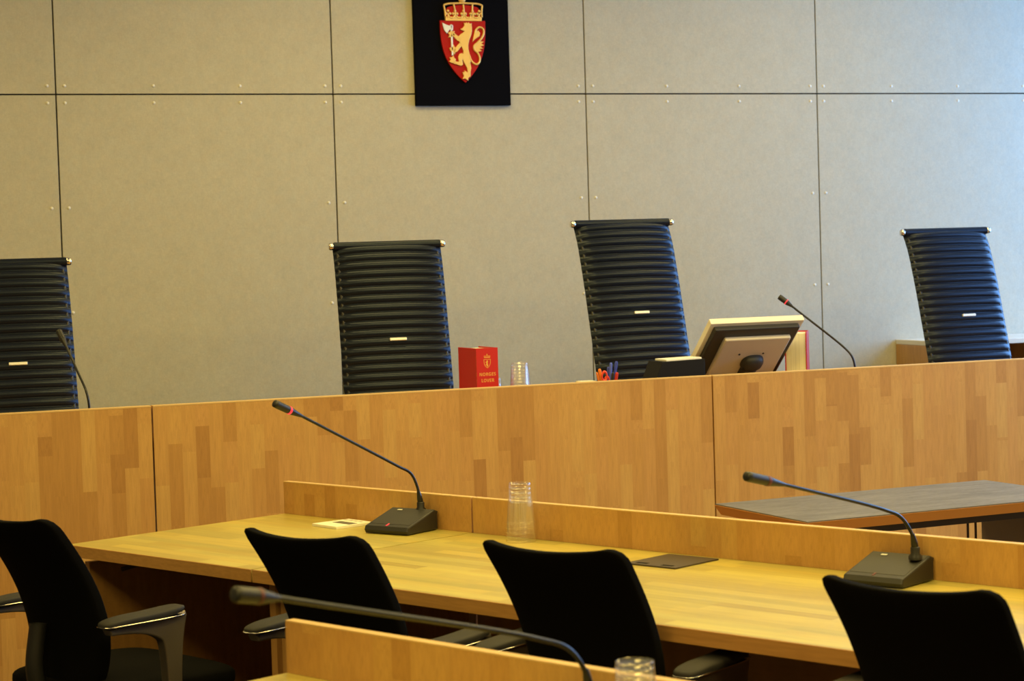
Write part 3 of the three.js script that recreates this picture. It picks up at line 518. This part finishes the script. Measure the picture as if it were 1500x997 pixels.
// ---------------------------------------------------------------- black task chairs
const backRim = (() => { // outline of the backrest: nearly straight sides, tight upper corners
  const sh = new THREE.Shape(), w = 0.181, w2 = 0.15, t = 0.22, r = 0.032; sh.moveTo(0, t - 0.008); sh.quadraticCurveTo(-w * 0.6, t - 0.006, -w + r, t + 0.004); sh.quadraticCurveTo(-w - 0.004, t + 0.006, -w, t - r); sh.bezierCurveTo(-w + 0.006, 0.08, -w + 0.004, -0.10, -w2, -t + 0.03); sh.quadraticCurveTo(-w2 + 0.01, -t, -w2 + 0.05, -t); sh.lineTo(w2 - 0.05, -t); sh.quadraticCurveTo(w2 - 0.01, -t, w2, -t + 0.03); sh.bezierCurveTo(w - 0.004, -0.10, w - 0.006, 0.08, w, t - r); sh.quadraticCurveTo(w + 0.004, t + 0.006, w - r, t + 0.004); sh.quadraticCurveTo(w * 0.6, t - 0.006, 0, t - 0.008);
  return sh.getSpacedPoints(110).slice(0, 110).map(p => [p.x, p.y]);
})();
const backGeo = pad(0, 0, 0.024, 0.42, 0, 36, 110, (x, y, z) => {
  const q = (y + 0.22) / 0.44, e = x / 0.2;                                   // q: 0 bottom, 1 top
  const lean = 0.155 * Math.pow(Math.max(0, q), 1.5) - 0.035 * Math.sin(Math.PI * Math.min(1, Math.max(0, q)));
  return [x, y, z + lean - 0.045 * e * e];
}, backRim);
const seatGeo = pad(0.235, 0.225, 0.036, 0.55, 0.35, 24, 64, (x, y, z) => [x, z - 0.012 * Math.pow(Math.max(0, -y / 0.225), 3), y]);
const armPadGeo = pad(0.034, 0.117, 0.011, 0.6, 0.5, 14, 40, (x, y, z) => [x, z + 0.010 * (y < 0 ? Math.pow(-y / 0.125, 1.4) : 0) - 0.008 * (y > 0 ? Math.pow(y / 0.125, 2) : 0), y]);
const armFrameGeo = (() => { const s = new THREE.Shape(); s.moveTo(-0.115, 0.010); s.lineTo(0.10, -0.006); s.lineTo(0.095, -0.014); s.quadraticCurveTo(-0.02, -0.016, -0.052, -0.05); s.quadraticCurveTo(-0.066, -0.075, -0.066, -0.24); s.lineTo(-0.098, -0.24); s.quadraticCurveTo(-0.094, -0.08, -0.118, 0.004); return new THREE.ExtrudeGeometry(s, { depth: 0.026, bevelEnabled: true, bevelSize: 0.004, bevelThickness: 0.004, bevelSegments: 2 }).translate(0, 0, -0.013).rotateY(-Math.PI / 2); })();
const linerGeo = armPadGeo.clone().scale(1.03, 0.25, 1.03);
function taskChair(label, a, b, turn, top = 0.92) { // a, b: photo pixels of the two upper corners of the backrest
  const TOPZ = 0.234, c0 = onY(...a, top).add(onY(...b, top)).multiplyScalar(0.5), p = c0.add(V(0, 0, -TOPZ).applyAxisAngle(V(0, 1, 0), TURN + turn)), t = thing('task_chair', label, 'chair', [p.x, 0, p.z], TURN + turn, 'black task chairs'), L = top - 0.882;
  part('backrest', backGeo, fabricBlack, t, [0, 0.675 + L, 0.085 + 0.035]);
  part('back_support', tube([[0, 0.40 + L, 0.06], [0, 0.41 + L, 0.16], [0, 0.50 + L, 0.19], [0, 0.62 + L, 0.175]], 0.022, 24, 10), blackPlastic, t);
  part('seat', seatGeo, fabricBlack, t, [0, 0.45 + L, -0.07]);
  part('seat_shell', box(0.40, 0.03, 0.38, 0.012), blackPlastic, t, [0, 0.405 + L, -0.06]);
  for (const s of [-1, 1]) {
    const a = new THREE.Group(); a.name = 'armrest'; a.position.set(s * 0.262, 0.645 + L, 0.045); t.add(a);
    part('arm_pad', armPadGeo, armGrey, a); part('arm_trim', linerGeo, chrome, a, [0, -0.0085, 0]); part('arm_frame', armFrameGeo, armMetal, a, [0, -0.014, 0]);
    part('arm_bracket', box(0.08, 0.03, 0.05, 0.006), blackPlastic, t, [s * 0.225, 0.40 + L, -0.04]);
  }
  part('column', new THREE.CylinderGeometry(0.028, 0.028, 0.30 + L, 16), blackPlastic, t, [0, 0.24 + L / 2, -0.05]);
  for (let k = 0; k < 5; k++) { const a = k * Math.PI * 0.4 + 0.2; const l = part('base_leg', starLeg, blackPlastic, t, [0, 0.075, -0.05], [0, a, 0]); part('caster', caster, blackPlastic, l, [0.29, -0.047, 0], [0, 0.5, 0]); }
}
taskChair('black fabric task chair set back from the desks, with grey armrest and seat showing', [-36, 756], [76, 770], -0.02);
taskChair('black fabric task chair at the joint of the two desks', [350, 782], [545, 795], 0.10);
taskChair('black fabric task chair beside the cable port plate', [704, 800], [919, 816], 0.10);
taskChair('black fabric task chair in front of the unlit desk microphone', [1207, 852], [1465, 878], 0.03);
renderer.render(scene, camera);
